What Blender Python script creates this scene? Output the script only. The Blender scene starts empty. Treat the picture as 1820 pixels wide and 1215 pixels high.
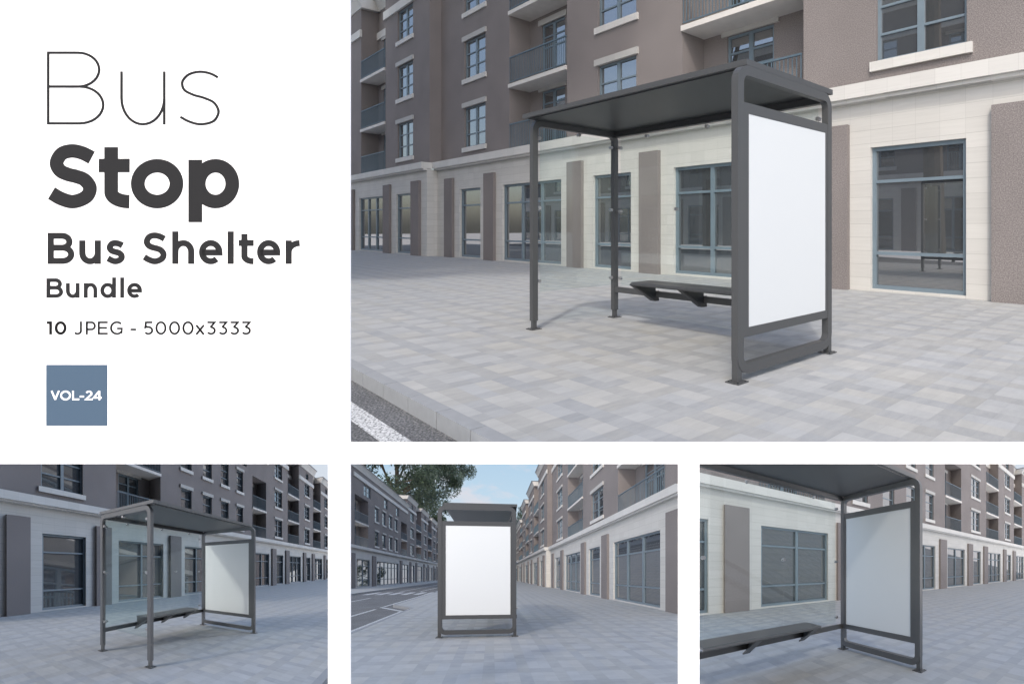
# A white display board with four cut-out openings stands in front of a street with a bus shelter.
# Through the large opening one sees the street itself at real size; behind the three lower openings lie three
# much larger relief models of the same street (sheared and scaled about the camera to line up with their openings).
# Street axes: x = v (away from the carriageway, towards the shop fronts), y = u (along the street), z = w (up).  Metres.
import bpy, bmesh, math, random
from mathutils import Vector, Matrix
R = math.radians
sc = bpy.context.scene
col = sc.collection
random.seed(7)

# ------------------------------------------------------------------ materials
def new_mat(name):
    m = bpy.data.materials.new(name); m.use_nodes = True
    return m, m.node_tree.nodes, m.node_tree.links
def node(ns, t, **k):
    n = ns.new(t)
    for a, b in k.items(): setattr(n, a, b)
    return n
def mth(ns, ls, op, a, b=None, c=None):
    n = ns.new('ShaderNodeMath'); n.operation = op
    for i, x in enumerate((a, b, c)):
        if x is None: continue
        if hasattr(x, 'links'): ls.new(x, n.inputs[i])
        else: n.inputs[i].default_value = x
    return n.outputs[0]
def mixc(ns, ls, fac, a, b, mode='MIX'):
    n = ns.new('ShaderNodeMix'); n.data_type = 'RGBA'; n.blend_type = mode
    for s, x in ((n.inputs[0], fac), (n.inputs[6], a), (n.inputs[7], b)):
        if hasattr(x, 'links'): ls.new(x, s)
        else: s.default_value = x if not isinstance(x, tuple) else (*x, 1)
    return n.outputs[2]
def ramp(ns, ls, src, stops):
    n = ns.new('ShaderNodeValToRGB'); e = n.color_ramp.elements
    while len(e) < len(stops): e.new(.5)
    for el, (p, c) in zip(e, stops): el.position = p; el.color = (*c, 1)
    ls.new(src, n.inputs[0]); return n.outputs[0]
def uvnode(ns, ls, sx=1, sy=1):
    u = node(ns, 'ShaderNodeUVMap'); u.uv_map = 'UVMap'
    m = node(ns, 'ShaderNodeMapping'); m.inputs['Scale'].default_value = (sx, sy, 1)
    ls.new(u.outputs[0], m.inputs[0]); return m.outputs[0]
def noise(ns, ls, vec, scale, det=2, rough=.5):
    n = node(ns, 'ShaderNodeTexNoise'); n.noise_dimensions = '2D'
    n.inputs['Scale'].default_value = scale; n.inputs['Detail'].default_value = det; n.inputs['Roughness'].default_value = rough
    ls.new(vec, n.inputs['Vector']); return n.outputs['Fac']
def bump(ns, ls, h, dist, strength=1):
    b = node(ns, 'ShaderNodeBump'); b.inputs['Distance'].default_value = dist; b.inputs['Strength'].default_value = strength
    ls.new(h, b.inputs['Height']); return b.outputs[0]
def plain(name, c, rough=.5, spec=.5, var=.0, vs=3, metal=0):
    m, ns, ls = new_mat(name); b = ns['Principled BSDF']
    b.inputs['Base Color'].default_value = (*c, 1); b.inputs['Roughness'].default_value = rough
    b.inputs['Specular IOR Level'].default_value = spec; b.inputs['Metallic'].default_value = metal
    if var:
        f = noise(ns, ls, uvnode(ns, ls), vs, 4, .6)
        c2 = ramp(ns, ls, f, [(.3, tuple(x*(1-var) for x in c)), (.7, tuple(min(1, x*(1+var)) for x in c))])
        ls.new(c2, b.inputs['Base Color'])
        ls.new(ramp(ns, ls, f, [(.3, (rough*.85,)*3), (.7, (min(1, rough*1.15),)*3)]), b.inputs['Roughness'])
    return m
def stucco(name, c):
    m, ns, ls = new_mat(name); b = ns['Principled BSDF']; uv = uvnode(ns, ls)
    f = noise(ns, ls, uv, 55, 2, .65); big = noise(ns, ls, uv, .7, 3, .5)
    c1 = ramp(ns, ls, f, [(.33, tuple(x*.72 for x in c)), (.5, c), (.67, tuple(x*1.32 for x in c))])
    c2 = mixc(ns, ls, 1.0, c1, ramp(ns, ls, big, [(.3, (.93,)*3), (.7, (1.05,)*3)]), 'MULTIPLY')
    ls.new(c2, b.inputs['Base Color']); b.inputs['Roughness'].default_value = .9; b.inputs['Specular IOR Level'].default_value = .2
    return m
def stone(name, c, jw=.25, ju=.415):
    m, ns, ls = new_mat(name); b = ns['Principled BSDF']; uv = uvnode(ns, ls)
    sx = node(ns, 'ShaderNodeSeparateXYZ'); ls.new(uv, sx.inputs[0])
    st = noise(ns, ls, uvnode(ns, ls, 1.2, 22), 1, 4, .65)
    col_ = ramp(ns, ls, st, [(.25, tuple(x*.945 for x in c)), (.5, c), (.75, tuple(min(.95, x*1.035) for x in c))])
    ux = mth(ns, ls, 'DIVIDE', sx.outputs[0], ju); uy = mth(ns, ls, 'DIVIDE', sx.outputs[1], jw)
    wn = node(ns, 'ShaderNodeTexWhiteNoise'); wn.noise_dimensions = '2D'
    cm = node(ns, 'ShaderNodeCombineXYZ'); ls.new(mth(ns, ls, 'FLOOR', ux), cm.inputs[0]); ls.new(mth(ns, ls, 'FLOOR', uy), cm.inputs[1])
    ls.new(cm.outputs[0], wn.inputs['Vector'])
    col_ = mixc(ns, ls, 1.0, col_, ramp(ns, ls, wn.outputs['Value'], [(0, (.955,)*3), (1, (1.03,)*3)]), 'MULTIPLY')
    jh = mth(ns, ls, 'LESS_THAN', mth(ns, ls, 'FRACT', uy), .035); jv = mth(ns, ls, 'LESS_THAN', mth(ns, ls, 'FRACT', ux), .014)
    j = mth(ns, ls, 'MAXIMUM', mth(ns, ls, 'MULTIPLY', jh, .42), mth(ns, ls, 'MULTIPLY', jv, .3))
    col_ = mixc(ns, ls, j, col_, tuple(x*.42 for x in c))
    ls.new(col_, b.inputs['Base Color']); b.inputs['Roughness'].default_value = .75; b.inputs['Specular IOR Level'].default_value = .3
    return m
def pavers(name):
    m, ns, ls = new_mat(name); b = ns['Principled BSDF']; uv = uvnode(ns, ls)
    sx = node(ns, 'ShaderNodeSeparateXYZ'); ls.new(uv, sx.inputs[0]); C = .1417
    x = mth(ns, ls, 'DIVIDE', mth(ns, ls, 'ADD', sx.outputs[0], 1.075+42.51), C)    # along v
    y = mth(ns, ls, 'DIVIDE', mth(ns, ls, 'ADD', sx.outputs[1], 1.071+42.51), C)    # along u
    fx, fy = mth(ns, ls, 'FLOOR', x), mth(ns, ls, 'FLOOR', y)
    def wnz(a, c, off=0):
        k = node(ns, 'ShaderNodeCombineXYZ'); ls.new(a, k.inputs[0]); ls.new(c, k.inputs[1]); k.inputs[2].default_value = off
        w = node(ns, 'ShaderNodeTexWhiteNoise'); w.noise_dimensions = '3D'; ls.new(k.outputs[0], w.inputs['Vector']); return w.outputs['Value']
    bx = mth(ns, ls, 'COMPARE', mth(ns, ls, 'MODULO', fx, 3.0), 0.0, .1); by = mth(ns, ls, 'COMPARE', mth(ns, ls, 'MODULO', fy, 3.0), 0.0, .1)
    band = mth(ns, ls, 'MAXIMUM', bx, by)
    r1 = wnz(fx, fy); r2 = wnz(mth(ns, ls, 'FLOOR', mth(ns, ls, 'DIVIDE', x, 3.0)), fy, 3.3); r3 = wnz(fx, mth(ns, ls, 'FLOOR', mth(ns, ls, 'DIVIDE', y, 3.0)), 5.1)
    rr = mth(ns, ls, 'ADD', mth(ns, ls, 'MULTIPLY', r1, .6), mth(ns, ls, 'ADD', mth(ns, ls, 'MULTIPLY', r2, .25), mth(ns, ls, 'MULTIPLY', r3, .15)))
    fine = noise(ns, ls, uvnode(ns, ls, .55, 1.6), 9, 6, .72); big = noise(ns, ls, uv, .55, 3, .6)
    v = mth(ns, ls, 'ADD', mth(ns, ls, 'MULTIPLY', rr, .09), mth(ns, ls, 'ADD', mth(ns, ls, 'MULTIPLY', fine, .17), mth(ns, ls, 'MULTIPLY', big, .07)))
    v = mth(ns, ls, 'SUBTRACT', v, mth(ns, ls, 'MULTIPLY', band, .064))
    base = ramp(ns, ls, mth(ns, ls, 'ADD', v, .335), [(.3, (.220, .234, .243)), (.46, (.335, .347, .352)), (.66, (.462, .472, .472))])
    tint = ramp(ns, ls, r3, [(0, (.985, .995, 1.015)), (.5, (1, 1, 1)), (1, (1.02, 1.0, .96))])
    base = mixc(ns, ls, 1.0, base, tint, 'MULTIPLY')
    jx = mth(ns, ls, 'LESS_THAN', mth(ns, ls, 'FRACT', x), .03); jy = mth(ns, ls, 'LESS_THAN', mth(ns, ls, 'FRACT', y), .03)
    j = mth(ns, ls, 'MULTIPLY', mth(ns, ls, 'MAXIMUM', jx, jy), .09)
    base = mixc(ns, ls, j, base, (.12, .12, .12))
    ls.new(base, b.inputs['Base Color']); b.inputs['Roughness'].default_value = .72; b.inputs['Specular IOR Level'].default_value = .35
    ls.new(bump(ns, ls, fine, .004, .5), b.inputs['Normal'])
    return m
def asphalt(name):
    m, ns, ls = new_mat(name); b = ns['Principled BSDF']; uv = uvnode(ns, ls)
    f = noise(ns, ls, uv, 60, 2, .7); g = noise(ns, ls, uv, 1.2, 4, .6)
    c = ramp(ns, ls, f, [(.34, (.045, .048, .052)), (.5, (.105, .11, .118)), (.68, (.22, .225, .23))])
    c = mixc(ns, ls, 1.0, c, ramp(ns, ls, g, [(.3, (.8,)*3), (.7, (1.12,)*3)]), 'MULTIPLY')
    ls.new(c, b.inputs['Base Color']); b.inputs['Roughness'].default_value = .85
    ls.new(bump(ns, ls, f, .008, .6), b.inputs['Normal'])
    return m
def paint(name):
    m, ns, ls = new_mat(name); b = ns['Principled BSDF']; uv = uvnode(ns, ls)
    f = noise(ns, ls, uv, 55, 2, .7)
    ls.new(ramp(ns, ls, f, [(.38, (.12, .125, .13)), (.48, (.50, .52, .53)), (.7, (.66, .67, .68))]), b.inputs['Base Color'])
    b.inputs['Roughness'].default_value = .7
    return m
def leaf(name):
    m, ns, ls = new_mat(name); b = ns['Principled BSDF']
    f = noise(ns, ls, uvnode(ns, ls), .35, 2, .6)
    ls.new(ramp(ns, ls, f, [(.3, (.04, .065, .042)), (.5, (.07, .105, .06)), (.7, (.11, .15, .08))]), b.inputs['Base Color'])
    b.inputs['Roughness'].default_value = .6
    return m
def clear_glass(name):
    m, ns, ls = new_mat(name); ns.remove(ns['Principled BSDF'])
    t = node(ns, 'ShaderNodeBsdfTransparent'); t.inputs[0].default_value = (.95, .98, .972, 1)
    g = node(ns, 'ShaderNodeBsdfGlossy'); g.inputs['Roughness'].default_value = .02; g.inputs[0].default_value = (.9, .95, .95, 1)
    mx = node(ns, 'ShaderNodeMixShader'); mx.inputs[0].default_value = .035; ls.new(t.outputs[0], mx.inputs[1]); ls.new(g.outputs[0], mx.inputs[2])
    ls.new(mx.outputs[0], ns['Material Output'].inputs[0]); return m
def pane_mat(name):
    m, ns, ls = new_mat(name); b = ns['Principled BSDF']
    b.inputs['Base Color'].default_value = (.06, .066, .072, 1); b.inputs['Roughness'].default_value = .015
    b.inputs['IOR'].default_value = 3.3; b.inputs['Specular IOR Level'].default_value = .5
    return m
def sky_mat(name):
    m, ns, ls = new_mat(name); ns.remove(ns['Principled BSDF'])
    u = uvnode(ns, ls); sx = node(ns, 'ShaderNodeSeparateXYZ'); ls.new(u, sx.inputs[0])
    g = ramp(ns, ls, mth(ns, ls, 'DIVIDE', sx.outputs[1], 110.0), [(0, (.74, .76, .82)), (.32, (.70, .78, .88)), (.55, (.56, .74, .89)), (1, (.44, .64, .85))])
    f = noise(ns, ls, uvnode(ns, ls, .012, .028), 1.6, 6, .62)
    c = ramp(ns, ls, f, [(.48, (0, 0, 0)), (.68, (1, 1, 1))])
    colr = mixc(ns, ls, mth(ns, ls, 'MULTIPLY', c, .75), g, (.80, .77, .82))
    e = node(ns, 'ShaderNodeEmission'); ls.new(colr, e.inputs[0]); e.inputs[1].default_value = SKY_E
    ls.new(e.outputs[0], ns['Material Output'].inputs[0]); return m

EXPO = 1.0
SKY_E = .95 / 2**EXPO
M = dict(
    stucco=stucco('taupe_stucco', (.208, .189, .184)), stone=stone('cream_stone', (.53, .522, .497)),
    trim=stone('cream_trim', (.57, .563, .54), jw=50, ju=.415), pavers=pavers('grey_pavers'), asphalt=asphalt('asphalt'), paint=paint('road_paint'),
    kerb=plain('kerb_stone', (.27, .285, .30), .8, .3, .06, 14), slab=plain('balcony_concrete', (.62, .60, .57), .8, .3, .05, 3),
    blue=plain('blue_grey_frame', (.15, .198, .235), .45, .5, .05, 2), rail=plain('railing_paint', (.09, .135, .17), .5, .5, .05, 2),
    pane=pane_mat('window_glass'), metal=plain('charcoal_powder_coat', (.060, .063, .066), .42, .5),
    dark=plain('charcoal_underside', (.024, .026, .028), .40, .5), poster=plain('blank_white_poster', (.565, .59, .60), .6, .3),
    seat=plain('bench_seat_paint', (.055, .058, .062), .38, .5), steel=plain('brushed_clamp_steel', (.35, .35, .36), .35, .5, 0, 1, .6), glass=clear_glass('shelter_glass'), cap=plain('roof_edge_metal', (.10, .105, .12), .5),
    leaf=leaf('tree_leaves'), bark=plain('tree_bark', (.10, .08, .06), .9, .2, .2, 3), sky=sky_mat('sky_light'),
    white=plain('white_board', (.93, .93, .93), .9, .1), ink=plain('dark_grey_lettering', (.023, .023, .024), .9, .1), inkb=plain('black_lettering', (.009, .009, .009), .9, .1),
    badge=plain('slate_blue_badge', (.066, .102, .148), .9, .1), inkw=plain('white_lettering', (.9, .9, .9), .9, .1),
    plain=plain('pale_bounce', (.66, .64, .60), .9, .1), curtain=plain('pale_curtain', (.55, .52, .48), .9, .1, .15, 5))

# ------------------------------------------------------------------ places: the street itself and its three copies sheared about the camera
def cam_frame(v, u, w, yaw):
    s, c = math.sin(R(yaw)), math.cos(R(yaw))
    return Vector((v, u, w)), Vector((c, -s, 0)), Vector((s, c, 0)), Vector((0, 0, 1))
EYE = cam_frame(-3.249, -2.6771, 1.1911, 46.689)
LENS = 1007.57                                             # focal length, in image pixels (1820 across)
class Place:
    def __init__(s, A, T): s.A, s.T, s.cache = A, T, {}
    def turned(s, cv, cu):                                 # the same street turned half round (the far side of the road)
        Q = Matrix(((-1, 0, 0), (0, -1, 0), (0, 0, 1)))
        p = Place(s.A @ Q, s.T + s.A @ Vector((cv, cu, 0))); return p
    def lin(s, p): return s.A @ Vector((p[1], p[0], p[2]))  # p = (u, v, w)
    def pos(s, p): return s.T + s.lin(p)
STREET = Place(Matrix.Identity(3), Vector((0, 0, 0)))
def sheared_relief(view, f, sx, sy, K):
    """A big relief model behind one opening: stretched in depth for f and sheared by sx, sy about EYE to line up from there."""
    c, r, fw, up = cam_frame(*view); C, Rr, Fw, Up = EYE
    rows = [(K*(r + sx*fw), Rr), (K*LENS/f*fw, Fw), (K*(up - sy*fw), Up)]  # side shear, depth stretch, downward shear and scale, all about the eye
    A = Matrix(((0,)*3,)*3)
    for a, b in rows: A += Matrix([[b[i]*a[j] for j in range(3)] for i in range(3)])
    return Place(A, C - A @ c)
K = 40.0
P2 = sheared_relief((-2.6556, 6.0696, 1.4921, 136.718), 490.33, -1.8957, 1.2335, K)
P3 = sheared_relief((1.1598, -5.1856, 1.1562, 4.56), 490.33, -.6271, 1.2595, 40*K)
P4 = sheared_relief((-1.6946, 3.0719, 1.2941, 136.754), 490.33, .6394, 1.2349, K)

# ------------------------------------------------------------------ mesh helpers
class MB:
    def __init__(s): s.v, s.f = [], []
    def face(s, pts): i = len(s.v); s.v += [tuple(p) for p in pts]; s.f.append(tuple(range(i, i+len(pts)))); return s
    def box(s, u0, u1, v0, v1, w0, w1):
        i = len(s.v)
        s.v += [(u, v, w) for u in (u0, u1) for v in (v0, v1) for w in (w0, w1)]
        for q in ((0, 1, 3, 2), (4, 6, 7, 5), (0, 4, 5, 1), (2, 3, 7, 6), (0, 2, 6, 4), (1, 5, 7, 3)): s.f.append(tuple(i+k for k in q))
        return s
    def prism(s, poly, axis, a, b):                        # poly: 2-D outline in the two other axes (order u,v,w)
        n = len(poly); i = len(s.v)
        for t in (a, b):
            for p in poly:
                q = list(p); q.insert('uvw'.index(axis), t); s.v.append(tuple(q))
        s.f.append(tuple(range(i, i+n))); s.f.append(tuple(range(i+2*n-1, i+n-1, -1)))
        for k in range(n): l = (k+1) % n; s.f.append((i+k, i+n+k, i+n+l, i+l))
        return s
    def strip(s, outer, inner, axis, a, b, closed=True):   # band between two outlines, extruded
        n = len(outer); i = len(s.v)
        for t in (a, b):
            for P in (outer, inner):
                for p in P:
                    q = list(p); q.insert('uvw'.index(axis), t); s.v.append(tuple(q))
        o0, i0, o1, i1 = i, i+n, i+2*n, i+3*n
        for k in range(n if closed else n-1):
            l = (k+1) % n
            s.f += [(o0+k, o0+l, i0+l, i0+k), (o1+k, i1+k, i1+l, o1+l), (o0+k, o1+k, o1+l, o0+l), (i0+k, i0+l, i1+l, i1+k)]
        if not closed:
            for k in (0, n-1): s.f.append((o0+k, i0+k, i1+k, o1+k))
        return s
    def cyl(s, c, axis, r, l, n=14):
        poly = [(r*math.cos(2*math.pi*k/n), r*math.sin(2*math.pi*k/n)) for k in range(n)]
        c = list(c); k = 'uvw'.index(axis); o = [c[j] for j in range(3) if j != k]
        return s.prism([(p[0]+o[0], p[1]+o[1]) for p in poly], axis, c[k], c[k]+l)
    def vox(s, us, vs, ws, solid):                         # wall with openings: only the boundary faces of the solid cells
        nu, nv, nw = len(us)-1, len(vs)-1, len(ws)-1
        S = {(i, j, k) for i in range(nu) for j in range(nv) for k in range(nw) if solid((us[i]+us[i+1])/2, (vs[j]+vs[j+1])/2, (ws[k]+ws[k+1])/2)}
        idx = {}
        def V(i, j, k):
            if (i, j, k) not in idx: idx[i, j, k] = len(s.v); s.v.append((us[i], vs[j], ws[k]))
            return idx[i, j, k]
        for (i, j, k) in S:
            for d, q in (((-1, 0, 0), ((0, 0, 0), (0, 0, 1), (0, 1, 1), (0, 1, 0))), ((1, 0, 0), ((1, 0, 0), (1, 1, 0), (1, 1, 1), (1, 0, 1))),
                         ((0, -1, 0), ((0, 0, 0), (1, 0, 0), (1, 0, 1), (0, 0, 1))), ((0, 1, 0), ((0, 1, 0), (0, 1, 1), (1, 1, 1), (1, 1, 0))),
                         ((0, 0, -1), ((0, 0, 0), (0, 1, 0), (1, 1, 0), (1, 0, 0))), ((0, 0, 1), ((0, 0, 1), (1, 0, 1), (1, 1, 1), (0, 1, 1)))):
                if (i+d[0], j+d[1], k+d[2]) not in S: s.f.append(tuple(V(i+a, j+b, k+c) for a, b, c in q))
        return s
    def mesh(s, pl, name, mat, o, smooth=False):
        me = bpy.data.meshes.new(name)
        me.from_pydata([pl.lin((p[0]-o[0], p[1]-o[1], p[2]-o[2])) for p in s.v], [], s.f)
        uv = me.uv_layers.new(name='UVMap').data
        for p in me.polygons:
            q = [s.v[i] for i in p.vertices]; n = [0, 0, 0]
            for a, b in zip(q, q[1:]+q[:1]):
                n[0] += (a[1]-b[1])*(a[2]+b[2]); n[1] += (a[2]-b[2])*(a[0]+b[0]); n[2] += (a[0]-b[0])*(a[1]+b[1])
            k = max(range(3), key=lambda t: abs(n[t]))
            for li, c in zip(p.loop_indices, q):
                uv[li].uv = ((c[1], c[2]), (c[0], c[2]), (c[1], c[0]))[k]
        b = bmesh.new(); b.from_mesh(me); bmesh.ops.recalc_face_normals(b, faces=b.faces); b.to_mesh(me); b.free()
        if smooth:
            for p in me.polygons: p.use_smooth = True
        me.materials.append(mat); return me
def tag(o, **k):
    for a, b in k.items():
        if b: o[a] = b
    return o
ORG = {}
def link(name, data, pl, o, parent=None):
    ob = bpy.data.objects.new(name, data); col.objects.link(ob); ORG[ob.name] = o
    if parent is None: ob.location = pl.pos(o)
    else:
        po = ORG[parent.name]; ob.parent = parent; ob.location = pl.lin((o[0]-po[0], o[1]-po[1], o[2]-po[2]))
    return ob
def empty(name, pl, o, **k):
    e = link(name, None, pl, o); e.empty_display_size = .2; return tag(e, **k)
def part(name, mb, mat, pl, parent=None, o=None, key=None, smooth=False, **k):
    o = o or (ORG[parent.name] if parent else (0, 0, 0))
    if key is not None:                                     # repeats share one mesh: the copy only moves
        key = (name,)+tuple(key)
        if key not in pl.cache: pl.cache[key] = mb().mesh(pl, name, M[mat], (0, 0, 0), smooth)
        me = pl.cache[key]
    else: me = mb.mesh(pl, name, M[mat], o, smooth)
    return tag(link(name, me, pl, o, parent), **k)

# ------------------------------------------------------------------ facade pieces
def bars(W, H, d, t, vx, hz, vt=None):                      # frame with mullions; local origin at lower left of the opening, depth along +v
    m = MB(); vt = vt or t
    m.box(0, t, 0, d, 0, H).box(W-t, W, 0, d, 0, H).box(t, W-t, 0, d, H-t, H).box(t, W-t, 0, d, 0, t)
    xs = [t]
    for x in vx: m.box(x-vt/2, x+vt/2, .004, d-.004, t, H-t)
    e = [t] + [q for x in vx for q in (x-vt/2, x+vt/2)] + [W-t]
    for z in hz:
        for a, b in zip(e[::2], e[1::2]): m.box(a, b, .012, d-.012, z-t*.4, z+t*.4)
    return m
def window(pl, bld, a, b, w0, w1, v, cols, rows, sill=True, lintel=True):
    W, H = b-a, w1-w0; o = (a, v+.075, w0); k = (round(W, 3), round(H, 3))
    hz = [H*(i+1)/rows for i in range(rows-1)]
    fr = part('window', lambda: bars(W, H, .07, .055, [W*(i+1)/cols for i in range(cols-1)], hz, .12), 'blue', pl, bld, o, ('w', cols, rows)+k)
    part('pane', lambda: MB().box(.03, W-.03, 0, .01, .03, H-.03), 'pane', pl, fr, (a, v+.12, w0), k)
    if sill: part('sill', lambda: MB().box(-.1, W+.1, -.064, .10, -.18, 0), 'trim', pl, fr, (a, v, w0), k[:1])
    if lintel: part('lintel', lambda: MB().box(-.1, W+.1, -.064, .03, 0, .18), 'trim', pl, fr, (a, v, w1), k[:1])
def shop_window(pl, bld, a, b, v, n, curtain=False):
    W, H = b-a, 2.625; o = (a, v+.075, .05); k = (round(W, 3), n)
    fr = part('shop_window', lambda: bars(W, H, .09, .07, [W*(i+1)/n for i in range(n-1)], [.66, 1.99], .10), 'blue', pl, bld, o, k)
    part('pane', lambda: MB().box(.03, W-.03, 0, .01, .03, H-.03), 'pane', pl, fr, (a, v+.13, .05), k)
def railing(pl, bld, a, b, v, w):
    L = b-a
    def mk():
        m = MB().box(0, L, -.025, .025, .90, .94).box(0, L, -.015, .015, .06, .09)
        n = int(L/.105)
        for i in range(n+1):
            x = .012 + (L-.024)*i/n; m.box(x-.009, x+.009, -.009, .009, .09, .90)
        return m
    return part('railing', mk, 'rail', pl, bld, (a, v, w), (round(L, 2),))
def balcony(pl, bld, a, b, vu, w, slab=True, door=True, mirror=False):
    if slab:
        s = part('balcony', MB().box(a-(.0), b+.0, vu-.06, vu+.82, w-.13, w), 'slab', pl, bld)
        par = s
    railing(pl, bld, a+.04, b-.04, vu-.01, w)
    if door:
        d0, d1 = (a+1.3, a+2.7) if b-a > 3 else (a+.75, a+2.0)
        o = (d0, vu+.86, w+.02); W = d1-d0
        fr = part('balcony_door', lambda: bars(W, 2.06, .07, .06, [W/2], [1.25, 1.62], .12), 'blue', pl, bld, o, (round(W, 2),))
        part('pane', lambda: MB().box(.03, W-.03, 0, .01, .03, 2.03), 'pane', pl, fr, (d0, vu+.9, w+.02), (round(W, 2),))
        part('lintel', lambda: MB().box(-.15, W+.15, -.06, .03, 0, .19), 'trim', pl, fr, (d0, vu+.82, w+2.08), (round(W, 2),))
def breaks(lo, hi, *groups):
    s = sorted({lo, hi, *[x for g in groups for ab in g for x in ab if lo < x < hi]}); out = []
    for x in s:
        if not out or x-out[-1] > 1e-5: out.append(x)
    return out
def block(pl, lab, grp, a0, a1, lo=-1e9, hi=1e9, vg=6.785, shops=(), pils=(), wins=(), recs=(), band=10.95, attic=12.4, top=12.95, step=0, wins3=None, attic_wins=()):
    """One house of the row.  a0..a1: its frontage; lo..hi: how much of it is modelled; recs: balcony recesses (a, b, storeys)."""
    A0, A1 = max(a0, lo), min(a1, hi); vu = vg+.165-step
    bld = empty('apartment_building', pl, ((A0+A1)/2, vg, 0), label=lab, category='building', group=grp)
    cut = lambda L: [(max(x[0], A0), min(x[1], A1))+tuple(x[2:]) for x in L if min(x[1], A1)-max(x[0], A0) > .12]
    shops, pils, recs = cut(shops), cut(pils), cut(recs); wins = [x for x in wins if x[0] >= A0-.01 and x[1] <= A1+.01]
    # stone ground floor
    us = breaks(A0, A1, [(x[0], x[1]) for x in shops]); hole = lambda u, w: .05 < w < 2.675 and any(x[0] < u < x[1] for x in shops)
    part('stone_wall', MB().vox(us, [vg, vg+.22, vg+.45], [0, .05, 2.675, 3.58], lambda u, v, w: not hole(u, w) or v > vg+.22), 'stone', pl, bld)
    for x in shops: shop_window(pl, bld, x[0], x[1], vg, x[2])
    for x in pils: part('pilaster', MB().box(x[0], x[1], vg-.107, vg-.001, 0, 3.145), 'stucco', pl, bld)
    e = .0
    m = MB().box(A0-e, A1+e, vg-.225, vg+.2, 3.60, 3.862).box(A0, A1, vg-.15, vg-.002, 3.535, 3.599)
    part('cornice', m, 'trim', pl, bld)
    # rendered upper storeys with window openings and balcony recesses
    fl = [(4.297, 5.86), (6.96, 8.45), (9.555, band-.004)]
    W = [(x[0], x[1], fl[f][0], fl[f][1], x[2], f) for x in wins for f in range(3) if f in x[3]]
    if wins3: W += [(x[0], x[1], 9.0, band-.1, x[2], 3) for x in wins3 if x[0] >= A0 and x[1] <= A1]
    for x in attic_wins: W.append((x[0], x[1], band+.55, attic-.25, 1, 4))
    tops = {1: 6.06, 2: 8.61, 3: band-.0, 4: attic}
    ws = breaks(3.862, attic, [(x[2], x[3]) for x in W], [(tops[x[2]], tops[x[2]]) for x in recs])
    us = breaks(A0, A1, [(x[0], x[1]) for x in W], [(x[0], x[1]) for x in recs], [(x[0]-.2, x[1]+.2) for x in recs], [(A0+.3, A1-.3)],
                [(x[0]+d0, x[0]+d1) for x in recs for d0, d1 in ((1.3, 2.7) if x[1]-x[0] > 3 else (.75, 2.0),)])
    doors = []
    for x in recs:
        d0, d1 = (1.3, 2.7) if x[1]-x[0] > 3 else (.75, 2.0)
        for k in range(min(3, x[2])): doors.append((x[0]+d0, x[0]+d1, (3.862, 6.19, 8.74)[k]+.02, (3.862, 6.19, 8.74)[k]+2.08))
    ws = breaks(3.862, attic, [(x[2], x[3]) for x in W+doors], [(tops[x[2]], tops[x[2]]) for x in recs])
    def solid(u, v, w):
        rec = next((x for x in recs if x[0] < u < x[1] and w < tops[x[2]]), None)
        if v < vu+.25: return rec is None and not any(x[0] < u < x[1] and x[2] < w < x[3] for x in W)
        if v < vu+.82:
            if rec: return False
            if any(x[0] < u < x[1] and w >= tops[x[2]] for x in recs): return True
            return any(x[0]-.2 < u < x[1]+.2 for x in recs) or u < A0+.3 or u > A1-.3
        if v < vu+.94: return not any(x[0] < u < x[1] and x[2] < w < x[3] for x in doors)
        return True
    part('wall', MB().vox(us, [vu, vu+.25, vu+.82, vu+.94, vu+1.2], ws, solid), 'stucco', pl, bld)
    for x in W: window(pl, bld, x[0], x[1], x[2], x[3], vu, x[4], 2 if x[5] > 2 else 3, sill=x[5] < 3, lintel=x[5] < 2)
    for x in recs:
        if x[1]-x[0] < 1.5: continue
        for k in range(min(3, x[2])): balcony(pl, bld, x[0]+.002, x[1]-.002, vu, (3.866, 6.19, 8.74)[k], slab=k > 0)
    # string course, parapet and roof; both step back round a recess that is open to the sky
    runs, x0 = [], A0
    for x in sorted(r for r in recs if r[2] == 4): runs += [(x0, x[0], vu), (x[0], x[1], vu+.82)]; x0 = x[1]
    runs.append((x0, A1, vu)); h = top-attic; sc_, pm, ed = MB(), MB(), MB()
    for k, (p, q, v) in enumerate(r for r in runs if r[1]-r[0] > .05):
        front = v == vu; l = front and (p == a0 or p > A0); r_ = front and (q == a1 or q < A1)
        sc_.box(p-.07*l, q+.07*r_, v-.085, v+.02, band, band+.37)
        ea, eb = .28*l, .28*r_
        pr = [(v-.06, attic), (v-.10, attic+.25*h), (v-.2, attic+.62*h), (v-.32, attic+h), (vu+1.5, attic+h), (vu+1.5, attic)]
        pm.prism(pr, 'u', p-ea, q+eb); ed.box(p-ea-.03*l, q+eb+.03*r_, v-.36, vu+1.5, top, top+.06)
    part('string_course', sc_, 'trim', pl, bld)
    rf = part('parapet', pm, 'trim', pl, bld)
    part('roof_edge', ed, 'cap', pl, rf)
    part('roof', MB().box(A0, A1, vu+1.2, vu+6, attic-.4, attic-.05), 'cap', pl, bld)
    return bld
def per(a, p, lst, n=1): return [(x[0]+a, x[1]+a)+tuple(x[2:]) for x in lst]
F = (0, 1, 2)
MAIN = dict(a0=-.95, a1=21.05, shops=[(.41, 2.08, 1), (3.65, 7.24, 3), (8.85, 10.5, 1), (12.1, 15.68, 3), (17.3, 18.98, 1)],
            pils=[(-.717, 0), (2.5, 3.21), (7.7, 8.42), (10.95, 11.67), (16.15, 16.88), (19.46, 20.18)],
            wins=[(.45, 2.05, 2, F), (8.82, 10.5, 2, F), (17.24, 18.95, 2, F)], recs=[(3.62, 7.1, 3), (12.03, 15.5, 3)])
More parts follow.
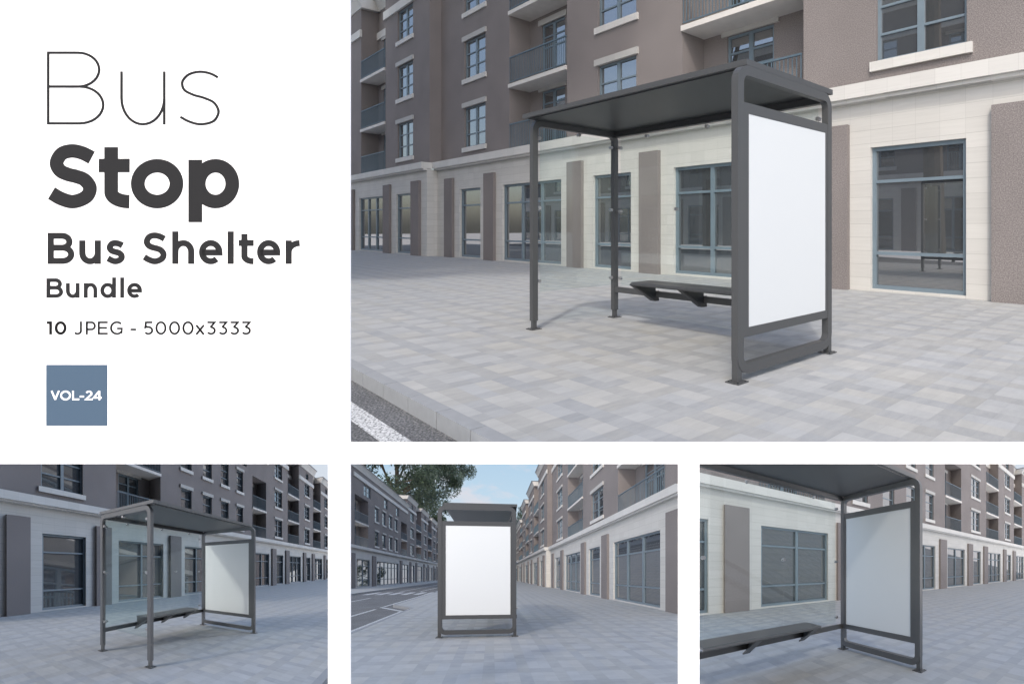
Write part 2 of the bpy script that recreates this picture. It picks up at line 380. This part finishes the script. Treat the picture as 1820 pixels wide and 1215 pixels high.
LOW = dict(a0=-16.9, a1=-.95, shops=[(-3.91, -1.14, 2), (-12.47, -5.6, 6), (-16.85, -14.1, 2)], pils=[(-5.2, -4.35), (-13.83, -12.95)],
           wins=[(-6.42, -5.48, 1, (0, 1)), (-8.47, -7.52, 1, (0, 1)), (-10.5, -9.55, 1, (0, 1)), (-12.54, -11.58, 1, (0, 1))],
           recs=[(-3.88, -1.13, 2), (-16.6, -14.06, 2)], wins3=[(-4.5, -2.9, 2), (-9.1, -8.0, 1), (-13.1, -12.0, 1)], band=10.2, attic=11.0, top=11.55)
def tower_up(a): return dict(a0=a, a1=a+8.44, vg=6.36, step=.06, shops=[(a+1.7, a+3.36, 1), (a+5.0, a+8.5-.1, 3)], pils=[(a+.6, a+1.45), (a+3.95, a+4.75)],
                             wins=[(a+1.72, a+3.48, 2, F)], recs=[(a+5.0, a+8.44, 4)], attic_wins=[])
def tower_dn(a): return dict(a0=a-8.4, a1=a, shops=[(a-3.1, a-1.55, 1), (a-8.1, a-4.77, 3)], pils=[(a-1.25, a-.4), (a-4.5, a-3.6)],
                             wins=[(a-3.25, a-1.5, 2, F)], recs=[(a-8.0, a-4.72, 4)], attic_wins=[(a-2.9, a-1.9)])

# ------------------------------------------------------------------ the shelter (its own axes, turned 0.67 degrees against the street)
AL = R(.6726)
def rrect(x0, x1, y0, y1, r, n=7):
    P = []
    for cx, cy, a in ((x1-r, y1-r, 0), (x0+r, y1-r, 90), (x0+r, y0+r, 180), (x1-r, y0+r, 270)):
        for k in range(n+1): t = R(a+90*k/n); P.append((cx+r*math.cos(t), cy+r*math.sin(t)))
    return P
class SMB(MB):
    def mesh(s, pl, *a, **k):
        c, q = math.cos(AL), math.sin(AL)
        s.v = [(u*c+v*q, -u*q+v*c, w) for u, v, w in s.v]
        return MB.mesh(s, pl, *a, **k)
def bev(mb, d=.004): return mb
def shelter(pl, lab, cut=None):
    """cut: along-street end of the modelled part (the close-up shows only one end of the shelter)"""
    root = empty('bus_shelter', pl, (0, .9, 0), label=lab, category='bus shelter', group='bus shelters')
    U1 = 3.229 if cut is None else cut
    P = lambda n, m, mat, par=root, **k: part(n, m, mat, pl, par, **k)
    # roof: tray with a lip, sheet underside
    if cut is None: rp = [(-.001, .268), (U1, .268), (U1, 1.637), (-.001, 1.637)]
    else: rp = [(-.001, .268), (U1+.32, .268), (U1, 1.637), (-.001, 1.637)]
    rf = P('roof', SMB().prism(rp, 'w', 2.452, 2.5), 'metal')
    ins = [(.06, .31), ((rp[1][0]-.06), .31), (rp[2][0]-.06, 1.59), (.06, 1.59)]
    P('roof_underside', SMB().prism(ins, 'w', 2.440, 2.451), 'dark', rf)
    # panel frame at the near end
    O = rrect(.16, 1.62, .055, 2.4518, .14); I = rrect(.235, 1.547, .135, 2.372, .06)
    fr = P('end_frame', SMB().strip(O, I, 'u', 0, .065), 'metal')
    ad = P('poster_case', SMB().vox([.004, .012, .048, .061], [.235, .303, 1.51, 1.547], [.34, .411, 2.078, 2.16],
           lambda u, v, w: .012 < u < .048 or not (.303 < v < 1.51 and .411 < w < 2.078)), 'metal')
    P('poster', SMB().box(.0075, .0118, .305, 1.508, .413, 2.076), 'poster', ad)
    P('poster', SMB().box(.0482, .0525, .305, 1.508, .413, 2.076), 'poster', ad)
    def foot(u, v, top=.1, s=.027, sp=.065, su=0.):
        m = SMB().box(u-s, u+s, v-s, v+s, .008, top)
        f = P('foot', m, 'metal')
        P('base_plate', SMB().box(u-sp, u+sp, v-sp, v+sp, 0, .009), 'metal', f)
        b = SMB()
        for a in (-1, 1):
            for c in (-1, 1): b.cyl((u+a*sp*.7, v+c*sp*.7, .009), 'w', .007, .006, 8)
        P('anchor_bolt', b, 'dark', f)
    foot(.0325, .187, .19, .0275); foot(.0325, 1.594, .19, .0275)
    # far end: portal frame of two posts and a beam
    if cut is None:
        u0, u1 = 3.141, 3.207
        def prt(x0, x1, y1, r, n=8):
            q = [(x0, .1)]
            for cx, a in ((x0+r, 180), (x1-r, 90)):
                for k in range(n+1): t = R(a-90*k/n); q.append((cx+r*math.cos(t), y1-r+r*math.sin(t)))
            return q+[(x1, .1)]
        P('portal_frame', SMB().strip(prt(.352, 1.647, 2.45, .13), prt(.422, 1.577, 2.375, .06), 'u', u0, u1, closed=False), 'metal')
        foot(3.174, .387, .1, .024); foot(3.174, 1.612, .1, .024)
    # beam under the back edge of the roof, rail that carries the bench
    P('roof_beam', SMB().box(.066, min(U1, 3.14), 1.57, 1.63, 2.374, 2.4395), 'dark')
    P('bench_rail', SMB().box(.066, min(U1, 3.14), 1.585, 1.635, .335, .405), 'metal')
    e0, e1 = .79, min(2.40, U1)
    bn = P('bench', SMB().prism([(1.225, .541), (1.207, .533), (1.202, .518), (1.212, .503), (1.222, .503), (1.226, .522), (1.577, .524), (1.577, .538), (1.53, .543)], 'u', e0, e1), 'seat')
    for u in (.80, 1.58, 2.36):
        if u+.1 < U1: P('bench_bracket', SMB().prism([(1.215, .520), (1.583, .520), (1.583, .41), (1.64, .41), (1.64, .285), (1.575, .285)], 'u', u, u+.016)
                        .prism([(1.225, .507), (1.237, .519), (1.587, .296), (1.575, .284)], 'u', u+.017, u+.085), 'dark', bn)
    # glass: back wall in three sheets, one sheet at the far end, clamps
    for a, b in ((.16, 1.082), (1.088, 2.062), (2.068, 3.08)):
        if a < U1: P('glass_panel', SMB().box(a, min(b, U1), 1.637, 1.646, .43, 2.36), 'glass')
    spots = [(u, 1.641, w) for u in (.58, 1.58, 2.58) for w in (2.345,)] + [(u, 1.641, 1.41) for u in (1.085, 2.065)] + [(.15, 1.63, w) for w in (2.24, 1.40, .52)]
    if cut is None: spots += [(3.08, 1.63, w) for w in (2.24, 1.40, .52)]
    for u, v, w in spots:
        if u < U1: P('glass_clamp', SMB().cyl((u, v-.022, w), 'v', .021, .045), 'steel')
    if cut is None:
        P('glass_panel', SMB().box(3.170, 3.179, .47, 1.55, .43, 2.34), 'glass')
        for v, w in ((.455, 2.24), (.455, 1.42), (.455, .56), (1.55, 2.24), (1.55, 1.42), (1.55, .53), (1.03, 2.345)):
            P('glass_clamp', SMB().cyl((3.152, v, w), 'u', .021, .045), 'steel')
    return root

# ------------------------------------------------------------------ ground sheets
def clip(poly, wedge):
    n = len(wedge); ar = sum(wedge[i][0]*wedge[(i+1) % n][1]-wedge[(i+1) % n][0]*wedge[i][1] for i in range(n))
    for i in range(n):
        a, b = wedge[i], wedge[(i+1) % n]; out = []
        sd = lambda p: ((b[0]-a[0])*(p[1]-a[1])-(b[1]-a[1])*(p[0]-a[0]))*(1 if ar > 0 else -1)
        for j in range(len(poly)):
            p, q = poly[j], poly[(j+1) % len(poly)]; dp, dq = sd(p), sd(q)
            if dp >= 0: out.append(p)
            if (dp >= 0) != (dq >= 0): t = dp/(dp-dq); out.append((p[0]+t*(q[0]-p[0]), p[1]+t*(q[1]-p[1])))
        poly = out
        if len(poly) < 3: return []
    return poly
def rect(u0, u1, v0, v1): return [(u0, v0), (u1, v0), (u1, v1), (u0, v1)]
def sheet(name, pl, wedge, polys, w, mat, thick=0, **k):
    m = MB(); any_ = False
    for p in polys:
        q = clip(p, wedge)
        if len(q) < 3: continue
        any_ = True
        if thick: m.prism(q, 'w', w-thick, w)
        else: m.face([(x[0], x[1], w) for x in q])
    if any_: return part(name, m, mat, pl, None, (0, 0, 0), **k)
def ground(pl, wedge, u0, u1, jog=False, far=False, vkerb=-1.70, thick=.10):
    st = dict(kind='structure')
    if jog: pv = [rect(u0, 4.9, -1.6, 30), [(4.9, -1.6), (5.95, -2.6), (5.95, 30), (4.9, 30)], rect(5.95, u1, -2.6, 30)]; kb = [rect(u0, 4.9, vkerb, -1.6), [(4.9, -1.7), (5.95, -2.7), (5.95, -2.6), (4.9, -1.6)], rect(5.95, u1, -2.7, -2.6)]
    else: pv = [rect(u0, u1, -1.6, 30)]; kb = [rect(u0, u1, vkerb, -1.6)]
    sheet('pavement', pl, wedge, pv, 0, 'pavers', thick, **st)
    if thick < .05: wedge = W1R
    # kerb as single stones with fine joints
    ks = []
    for poly in kb:
        (a, va), (b, vb) = poly[0], poly[1]; n = max(1, round((b-a)/.47)); lim = 60
        if n > lim: n = lim
        base = a - ((a-.06) % .47) if va == vb else a
        x = base
        while x < b and len(ks) < 180:
            x0, x1 = max(x+.004, a), min(x+.47-.004, b)
            if x1 > x0:
                f0, f1 = (x0-a)/(b-a), (x1-a)/(b-a)
                ks.append([(x0, va+(vb-va)*f0), (x1, va+(vb-va)*f1), (x1, va+.1+(vb-va)*f1), (x0, va+.1+(vb-va)*f0)])
            x += .47
        if x < b: ks.append([(x, vb), (b, vb), (b, vb+.1), (x, vb+.1)])
    sheet('kerb', pl, W1K if thick < .05 else wedge, ks, .003, 'kerb', .112, **st)
    sheet('road', pl, wedge, [rect(u0, u1, -7.6, -1.55)], -.106, 'asphalt', **st)
    if far:
        sheet('far_pavement', pl, wedge, [rect(u0, u1, -11.6, -7.6)], .0, 'pavers', .12, **st)
        mk = [rect(a, a+1.9, -3.2, -3.08) for a in (3.5, 8.2)] + [rect(a, a+2.1, -5.58, -5.46) for a in (-1.5, 3.6, 8.5)]
        mk += [rect(13.2, 15.6, v, v+.42) for v in (-7.2, -6.4, -5.6, -4.8, -4.0, -3.3)]
        mk += [rect(16.5, 60, v, v+.13) for v in (-5.9, -4.4, -3.2)] + [rect(6.2, 13, -3.2, -3.08)]
        mk += [rect(u0, 4.7, -2.04, -1.90), [(4.7, -2.04), (5.95, -3.22), (6.08, -3.14), (4.76, -1.90)]]
    else: mk = [rect(u0, u1, -2.03, -1.895)]
    sheet('road_markings', pl, wedge, mk, -.102, 'paint', **st)

# ------------------------------------------------------------------ trees and sky
def tree(pl, lab, u, v, h, r, n, leafsize, seed, group='trees beyond the roofs', mid=.62, half=.36, lean=.055):
    rnd = random.Random(seed)
    root = empty('tree', pl, (u, v, 0), label=lab, category='tree', group=group)
    tr = MB(); N = 10
    def limb(p, q, r0, r1):
        p, q = Vector(p), Vector(q); d = (q-p).normalized(); a = d.orthogonal().normalized(); b = d.cross(a); i = len(tr.v)
        for c, rr in ((p, r0), (q, r1)):
            for k in range(N): t = 2*math.pi*k/N; tr.v.append(tuple(c+a*rr*math.cos(t)+b*rr*math.sin(t)))
        for k in range(N): l = (k+1) % N; tr.f.append((i+k, i+l, i+N+l, i+N+k))
    limb((u, v, 0), (u+.2, v, h*.3), r*lean, r*lean*.72); limb((u+.2, v, h*.3), (u, v+.3, h*.75), r*.04, r*.012)
    clumps = []
    for k in range(130):
        t = rnd.random()*2*math.pi; z = rnd.uniform(-.95, 1); rad = (rnd.random()**.45)*math.sqrt(max(0.05, 1-z*z*.9))
        c = (u+r*rad*math.cos(t), v+r*rad*math.sin(t), h*mid+z*h*half); clumps.append((c, r*rnd.uniform(.08, .22)))
        if k < 14: limb((u, v, h*rnd.uniform(.28, .6)), (c[0]*.85+u*.15, c[1]*.85+v*.15, c[2]*.9+h*.05), r*.018, r*.005)
    part('trunk', tr, 'bark', pl, root)
    cr = MB()
    for _ in range(n):
        c, cr_ = rnd.choice(clumps); d = Vector((rnd.gauss(0, 1), rnd.gauss(0, 1), rnd.gauss(0, .75))).normalized()*cr_*rnd.random()**.4
        p = Vector(c)+d; a = Vector((rnd.gauss(0, 1), rnd.gauss(0, 1), rnd.gauss(0, 1))).normalized(); b = a.orthogonal().normalized()
        s = leafsize*rnd.uniform(.6, 1.4)
        cr.face([p-a*s, p-b*s*.5, p+a*s, p+b*s*.5])
    part('crown', cr, 'leaf', pl, root)
def sky(pl, pts, w0, w1):
    m = MB()
    for (a, b), (c, d) in zip(pts, pts[1:]): m.face([(a, b, w0), (c, d, w0), (c, d, w1), (a, b, w1)])
    return part('sky', m, 'sky', pl, None, (pts[0][0], pts[0][1], w0), kind='structure')

# ------------------------------------------------------------------ build: the street at real size
G1 = 'apartment houses in the large picture'; G2 = 'apartment houses in the lower left picture'; G3 = 'apartment houses in the lower middle picture'; G4 = 'apartment houses in the lower right picture'
W1 = [(3.667, -5.024), (-2.962, 1.225), (-4.0, 9), (38, 9), (38, -20)]
W1R = [(3.999, -5.117), (-2.977, 1.459), (-4.0, 9), (38, 9), (38, -20)]
W1K = [(3.791, -5.059), (-2.968, 1.313), (-4.0, 9), (38, 9), (38, -20)]
ground(STREET, W1, -6, 60, thick=.004)
block(STREET, 'taupe apartment house with cream stone shop fronts right behind the large bus shelter', G1, lo=-6, **MAIN)
block(STREET, 'corner house stepping forward left of the large bus shelter, with narrow window column', G1, **tower_up(21.05))
block(STREET, 'farthest house at the left edge of the large picture, its pale parapet against the sky', G1, **tower_up(29.49))
block(STREET, 'low end of the house row at the right edge of the large picture', G1, lo=-4.6, **LOW)
ACROSS = STREET.turned(-4.4, 20.0)
block(ACROSS, 'house across the road mirrored in the shop windows behind the large bus shelter', G1, hi=.7, **LOW)
block(ACROSS, 'house with tall roofline across the road mirrored in the upper windows of the large picture', G1, **dict(MAIN, a1=14.0))
block(ACROSS, 'tower house across the road mirrored in the far shop windows of the large picture', G1, **tower_dn(-16.9))
shelter(STREET, 'large charcoal bus shelter with blank white poster facing us in the big upper picture')
tree(STREET, 'unseen tall tree added across the road for shade, mirrored in the middle shop windows of the large picture', 6.8, -9.4, 36, 8.6, 26000, .42, 11, 'unseen trees added across the road for shade', .70, .27)  # out of view, added to shade the left facade and pavement
tree(STREET, 'farther unseen tree added across the road for shade, mirrored in the leftmost windows of the large picture', 20.5, -9.6, 36, 8.6, 26000, .42, 12, 'unseen trees added across the road for shade', .70, .27)  # second added tree, carries the shade on along the facade
# ------------------------------------------------------------------ build: lower left model
W2 = [(16.0, 12.0), (5.35, -2.5), (4.32, -2.32), (-63.74, 10.73), (-11.06, 66.67)]
ground(P2, W2, -60, 8)
block(P2, 'house with broad upper window and pilaster at the left edge of the lower left picture', G2, hi=6.0, **MAIN)
block(P2, 'house with four narrow window columns above the bus shelter in the lower left picture', G2, **LOW)
block(P2, 'first tower house right of the bus shelter in the lower left picture', G2, **tower_dn(-16.9))
block(P2, 'second tower house with pale roofline in the lower left picture', G2, **tower_dn(-25.3))
block(P2, 'last tower house at the right edge of the lower left picture', G2, **dict(tower_dn(-33.7), a0=-38.6))
shelter(P2, 'bus shelter with open front and grey poster at the far end, lower left picture')
# ------------------------------------------------------------------ build: lower middle model
W3 = [(-3.61, .33), (-3.77, 2.23), (184.11, 143.31), (204.25, -109.19)]
ground(P3, W3, -4, 160, jog=True, far=True)
block(P3, 'house with large three-pane shop window at the right edge of the lower middle picture', G3, lo=2.15, **MAIN)
block(P3, 'first tower house stepping forward right of the head-on bus shelter', G3, **tower_up(21.05))
block(P3, 'second tower house receding right of the head-on bus shelter', G3, **tower_up(29.49))
block(P3, 'third tower house receding right of the head-on bus shelter', G3, **tower_up(37.93))
d = dict(LOW); sh = 63.3
for k in ('shops', 'pils', 'wins', 'recs', 'wins3'): d[k] = per(sh, 0, d[k])
d['a0'] += sh; d['a1'] += sh; d['vg'] = 6.36
block(P3, 'low far house at the end of the right row in the lower middle picture', G3, **d)
A3 = P3.turned(-4.4, 20.0)
block(A3, 'long house across the road with four narrow window columns, left in the lower middle picture', G3, hi=1.6, **LOW)
block(A3, 'narrow strip of house with brown pilaster at the left edge of the lower middle picture', G3, hi=1.5, **MAIN)
block(A3, 'first tower house across the road, left of the head-on bus shelter', G3, **tower_dn(-16.9))
block(A3, 'second tower house across the road, left of the head-on bus shelter', G3, **tower_dn(-25.3))
block(A3, 'third tower house across the road, closest to the head-on bus shelter', G3, **tower_dn(-33.7))
shelter(P3, 'bus shelter seen head-on with white poster filling its end frame, lower middle picture')
tree(P3, 'big dark leafy tree towering over the roofs left of the head-on bus shelter', 70, -24, 45, 19.5, 90000, .30, 3)
tree(P3, 'smaller tree behind the right-hand roofs in the lower middle picture', 84, 12.5, 24, 5.0, 9000, .26, 5)
sky(P3, [(203, -112), (212, -40), (212, 75)], -5, 150)
# ------------------------------------------------------------------ build: lower right model
W4 = [(2.63, .02), (1.33, -1.36), (-66.66, 11.74), (-14.6, 67.09)]
ground(P4, W4, -60, 5)
block(P4, 'house with broad brown pilaster behind the bench in the lower right picture', G4, hi=.9, **MAIN)
block(P4, 'house with two-pane shop window and window columns in the lower right picture', G4, **LOW)
block(P4, 'first tower house with balconies right of the grey poster in the lower right picture', G4, **tower_dn(-16.9))
block(P4, 'second tower house in the row of the lower right picture', G4, **tower_dn(-25.3))
block(P4, 'last house cut by the right edge of the lower right picture', G4, **dict(tower_dn(-33.7), a0=-38.6))
shelter(P4, 'close view of the shelter end with bench and grey poster, lower right picture', cut=2.2)
sky(P2, [(-81.3, 13.97), (-75.1, 20.5), (-68.3, 27.8)], 2, 60)
sky(P4, [(-84.6, 14.5), (-78.3, 21.2), (-72.0, 27.9)], 2, 60)

# added pale sheet far below, out to the horizon, bouncing light onto the models
part('bounce_sheet', MB().face([(-4e7, -4e7, 0), (4e7, -4e7, 0), (4e7, 4e7, 0), (-4e7, 4e7, 0)]), 'plain', STREET, None, (0, 0, 0), kind='structure').location.z = -4.4e5

# ------------------------------------------------------------------ the display board
BZ = 1.3; px = BZ/LENS
C, Rr, Fw, Up = EYE
BA = Matrix([[Rr[i], Fw[i], Up[i]] for i in range(3)])      # board axes: right, away, up
BOARD = Place(BA, C + Fw*BZ)
# Place.lin takes (u, v, w) -> A @ (v, u, w): here v = right, u = away from the viewer, w = up, in image pixels * px
X = lambda x: (x-1221)*px
Y = lambda y: (403.99-y)*px
class BMB(MB):
    pass
xs = [X(v) for v in (-60, -25, 583, 622, 1205, 1243, 1845, 1880)]; ys = sorted(Y(v) for v in (-60, -25, 786, 824, 1240, 1275))
def bsolid(u, v, w):
    x, y = v/px+1221, 403.99-w/px
    if 622 < x < 1845 and -25 < y < 786: return False
    if 824 < y < 1240 and (-25 < x < 583 or 622 < x < 1205 or 1243 < x < 1845): return False
    return True
board = empty('display_board', BOARD, (0, X(310), Y(1275)), label='white presentation board with dark bus stop lettering and four cut-out openings', category='display board')
part('panel', MB().vox([0, .004], xs, ys, bsolid), 'white', BOARD, board)
m = MB()
for x in (200, 1700): m.box(.005, .03, X(x-12), X(x+12), -1.1911+.001, Y(1268))
part('support', m, 'white', BOARD, board)

# lettering: strokes of constant width, cap height 1
def el(cx, cy, rx, ry, a, b, n=18): return [(cx+rx*math.cos(R(a+(b-a)*k/n)), cy+ry*math.sin(R(a+(b-a)*k/n))) for k in range(n+1)]
def crom(P, n=6):
    out = []
    for i in range(len(P)-1):
        p0, p1, p2, p3 = P[max(i-1, 0)], P[i], P[i+1], P[min(i+2, len(P)-1)]
        for k in range(n):
            t = k/n; out.append(tuple(.5*(2*p1[j]+(p2[j]-p0[j])*t+(2*p0[j]-5*p1[j]+4*p2[j]-p3[j])*t*t+(3*p1[j]-p0[j]-3*p2[j]+p3[j])*t**3) for j in (0, 1)))
    return out+[P[-1]]
SS = [(.98, .893), (.77, .97), (.49, 1), (.22, .955), (.06, .85), (.03, .75), (.10, .645), (.33, .56), (.60, .505), (.86, .42), (.985, .285), (.975, .17), (.84, .05), (.52, 0), (.22, .05), (-.02, .14)]
SB = [(1.03, .868), (.77, .961), (.484, 1), (.21, .944), (.07, .77), (.163, .615), (.382, .537), (.618, .494), (.84, .427), (.984, .27), (.882, .096), (.537, 0), (.21, .053), (-.07, .166)]
def glyph(c, t, xh, w):
    h = t/2; o = .012; E0 = lambda cx, cy, rx, ry: el(cx, cy, rx, ry, 0, 360, 44)
    def S(H, src): return [crom([(h+(w-t)*x, h-o+(H+2*o-t)*y) for x, y in src], 8)]
    if c == 'B':
        m_ = .52; s1 = w*.54; s2 = w*.57
        return [[(h, 0), (h, 1)], [(h, 1-h), (s1, 1-h)]+el(s1, (1-h+m_)/2, .93*w-s1-h, (1-h-m_)/2, 90, -90)[1:]+[(h, m_)], [(h, m_+.001), (s2, m_+.001)]+el(s2, (m_+h)/2, w-s2-h, (m_-h)/2, 90, -90)[1:]+[(h, h)]]
    if c == 'u': ry = .36; return [[(h, xh), (h, ry)]+el(w/2, ry, w/2-h, ry-h+o, 180, 360)[1:], [(w-h, xh), (w-h, 0)]]
    if c == 's': return S(xh, SS if t < .1 else SB)
    if c == 'S': return S(1, SB)
    if c == 't': x = .18*w+h; r = w-x; return [[(x, .965), (x, .25)]+el(x+r*.95, .25, r*.95, .25-h+o, 180, 272, 12)[1:], [(0, xh-h*.85), (w, xh-h*.85)]]
    if c == 'o': return [E0(w/2, xh/2, w/2-h, xh/2-h+o)]
    if c == 'p': return [[(h, xh), (h, -.232)], E0(w/2+h*.25, xh/2, w/2-h*1.25, xh/2-h+o)]
    if c == 'd': return [[(w-h, 0), (w-h, 1.045)], E0(w/2-h*.25, xh/2, w/2-h*1.25, xh/2-h+o)]
    if c in 'hn': top = 1.045 if c == 'h' else xh; ry = .36; return [[(h, 0), (h, top)], el(w/2, xh-ry, w/2-h, ry-h+o, 180, 0)+[(w-h, 0)]]
    if c == 'e': return [[(h, xh/2-.01), (w-h, xh/2-.01)]+el(w/2, xh/2, w/2-h, xh/2-h+o, -2, 312, 36)[1:]]
    if c == 'l': return [[(w/2, 0), (w/2, 1.045)]]
    if c == 'r': return [[(h, 0), (h, xh)], el(w+.03, xh-.36, w+.03-h, .36-h+o, 180, 94)]
    if c == 'x': return [[(h*.75, 0), (w-h*.75, xh)], [(h*.75, xh), (w-h*.75, 0)]]
    if c == '1': return [[(w-h, 0), (w-h, 1)], [(w-h, 1-h*.9), (w*.45, 1-h*.95), (.02, .90)]]
    if c == '0': return [E0(w/2, .5, w/2-h, .5-h+o)]
    if c == 'J': return [[(w-h, 1), (w-h, .28)]+el(w*.47, .28, w*.53-h, .28-h+o, 0, -140)[1:]]
    if c == 'P': s1 = w*.56; return [[(h, 0), (h, 1)], [(h, 1-h), (s1, 1-h)]+el(s1, .66, w-s1-h, .34-h, 90, -90)[1:]+[(h, .32+h)]]
    if c == 'E': return [[(h, 0), (h, 1)], [(h, 1-h), (w, 1-h)], [(h, .51), (w*.92, .51)], [(h, h), (w, h)]]
    if c == 'G': return [el(w*.54, .5, w*.54-h, .5-h+o, 46, 322, 36)+[(w-h, .2), (w-h, .46), (w*.56, .46)]]
    if c == '-': return [[(0, .385), (w, .385)]]
    if c == 'V': return [[(h*.9, 1), (w/2, h*.7)], [(w-h*.9, 1), (w/2, h*.7)]]
    if c == 'O': return [E0(w/2, .5, w/2-h, .5-h+o)]
    if c == 'L': return [[(h, 0), (h, 1)], [(h, h), (w, h)]]
    if c == '5': return [[(w*.92, 1-h), (w*.2, 1-h), (w*.14, .54), (w*.3, .60)]+el(w*.47, .318, w*.53-h, .318-h+o, 104, -142, 26)]
    if c == '3': return [[(w*.08, 1-h), (w*.88, 1-h), (w*.47, .60)]+el(w*.48, .305, w*.52-h, .305-h+o, 80, -146, 26)]
    if c == '2': return [el(w*.5, .69, w*.46-h, .31-h+o, 158, -30, 22)+[(w*.07, h), (w, h)]]
    if c == '4': return [[(w*.74, 0), (w*.74, .98)], [(w*.72, .97), (w*.06, .235+h*.3), (w, .235+h*.3)]]
def thick(poly, t):                                         # outline of a constant-width stroke
    L, Rt = [], []
    n = len(poly); cl = (poly[0][0]-poly[-1][0])**2+(poly[0][1]-poly[-1][1])**2 < 1e-8
    for i, p in enumerate(poly):
        a = poly[i-1] if i else (poly[-2] if cl else p); b = poly[i+1] if i < n-1 else (poly[1] if cl else p)
        d1 = Vector((p[0]-a[0], p[1]-a[1])); d2 = Vector((b[0]-p[0], b[1]-p[1]))
        d1 = d1.normalized() if d1.length > 1e-9 else d2.normalized(); d2 = d2.normalized() if d2.length > 1e-9 else d1
        m_ = d1+d2
        m_ = m_.normalized() if m_.length > 1e-6 else d1
        k = t/2/max(.45, m_.dot(d1)); nx, ny = -m_.y*k, m_.x*k
        L.append((p[0]+nx, p[1]+ny)); Rt.append((p[0]-nx, p[1]-ny))
    return L, Rt
def lettering(text, spans, x0, k, base, cap, t, xh, mat, par, z=0.0):
    """one word; spans: left and right edge of each letter in units of k from x0 (all in image pixel coordinates)"""
    m = MB(); j = 0
    for c, (a, b) in zip(text, spans):
        xa, xb = x0+a*k, x0+b*k
        for st in glyph(c, t, xh, (xb-xa)/cap):
            Lf, Rt = thick(st, t); j += 1; d = -.0006-.00002*(j % 7)-z
            f = lambda q: (X(xa+q[0]*cap), Y(base-q[1]*cap))
            m.strip([f(q) for q in Lf], [f(q) for q in Rt], 'u', d, -.00005-z, closed=False)
    return part('lettering', m, mat, BOARD, par)
lettering('Bus', [(90, 478), (585, 890), (987, 1257)], 60, .26334, 221.7, 129.8, .034, .727, 'ink', board)
lettering('Stop', [(92, 430), (440, 648), (657, 1010), (1045, 1387)], 60, .26334, 369.1, 111.4, .2175, .764, 'ink', board)
k1 = dict(x0=70, k=.35768, base=469, cap=55.4, t=.195, xh=.755, mat='ink', par=board)
lettering('Bus', [(42, 174), (199, 306), (331, 426)], **k1)
lettering('Shelter', [(513, 634), (661, 770), (794, 910), (937, 965), (991, 1065), (1082, 1197), (1224, 1293)], **k1)
lettering('Bundle', [(36, 118), (133, 200), (222, 288), (304, 381), (404, 420), (437, 510)], **dict(k1, base=529.1, cap=34.7, t=.19))
k2 = dict(x0=75, k=.28316, base=594.3, cap=23.4, t=.145, xh=.72, mat='inkb', par=board)
lettering('10', [(28, 62), (80, 153)], **dict(k2, t=.2))
lettering('JPEG', [(198, 250), (275, 337), (350, 412), (427, 506)], **k2)
lettering('-', [(555, 590)], **k2)
lettering('5000x3333', [(640, 697), (712, 780), (797, 866), (881, 951), (963, 1020), (1033, 1090), (1107, 1163), (1178, 1236), (1252, 1310)], **k2)
badge = part('badge', MB().box(-.0012, -.00005, X(83), X(191), Y(756), Y(648)), 'badge', BOARD, board)
lettering('VOL-24', [(60, 115), (119, 185), (194, 238), (241, 268), (275, 322), (326, 378)], **dict(k2, base=710.4, cap=16.7, t=.175, mat='inkw', par=badge, z=.0013))

# ------------------------------------------------------------------ light
SUN_EL = 48.0
sun_dir = Vector((-.78*math.cos(R(SUN_EL)), -.625*math.cos(R(SUN_EL)), math.sin(R(SUN_EL)))).normalized()
L = bpy.data.lights.new('sun', 'SUN'); L.energy = .85; L.angle = R(2.5); L.color = (1.0, .95, .88)
so = bpy.data.objects.new('sun', L); col.objects.link(so); so.rotation_euler = (-sun_dir).to_track_quat('-Z', 'Y').to_euler()
w = bpy.data.worlds.new('World'); sc.world = w; w.use_nodes = True
bg = w.node_tree.nodes['Background']; st = w.node_tree.nodes.new('ShaderNodeTexSky'); st.sky_type = 'NISHITA'; st.sun_disc = False
st.sun_elevation = R(SUN_EL); st.sun_rotation = math.atan2(sun_dir.x, sun_dir.y); st.air_density = 1.0; st.dust_density = 3.0; st.ozone_density = .35
w.node_tree.links.new(st.outputs[0], bg.inputs[0]); bg.inputs[1].default_value = .15

# ------------------------------------------------------------------ camera
cd = bpy.data.cameras.new('camera'); cam = bpy.data.objects.new('camera', cd); col.objects.link(cam)
cam.location = C; cam.rotation_euler = (R(90), 0, R(-46.689))
cd.sensor_width = 36; cd.lens = LENS/1820*36; cd.shift_x = (910-1221)/1820; cd.shift_y = (403.99-607.5)/1820
cd.clip_start = .05; cd.clip_end = 2e7
sc.camera = cam
sc.view_settings.view_transform = 'Standard'; sc.view_settings.look = 'None'; sc.view_settings.exposure = EXPO; sc.view_settings.gamma = 1
sc.view_settings.use_curve_mapping = False
sc.render.engine = 'CYCLES'; sc.cycles.max_bounces = 8; sc.cycles.transparent_max_bounces = 12
try: sc.cycles.use_denoising = True
except Exception: pass
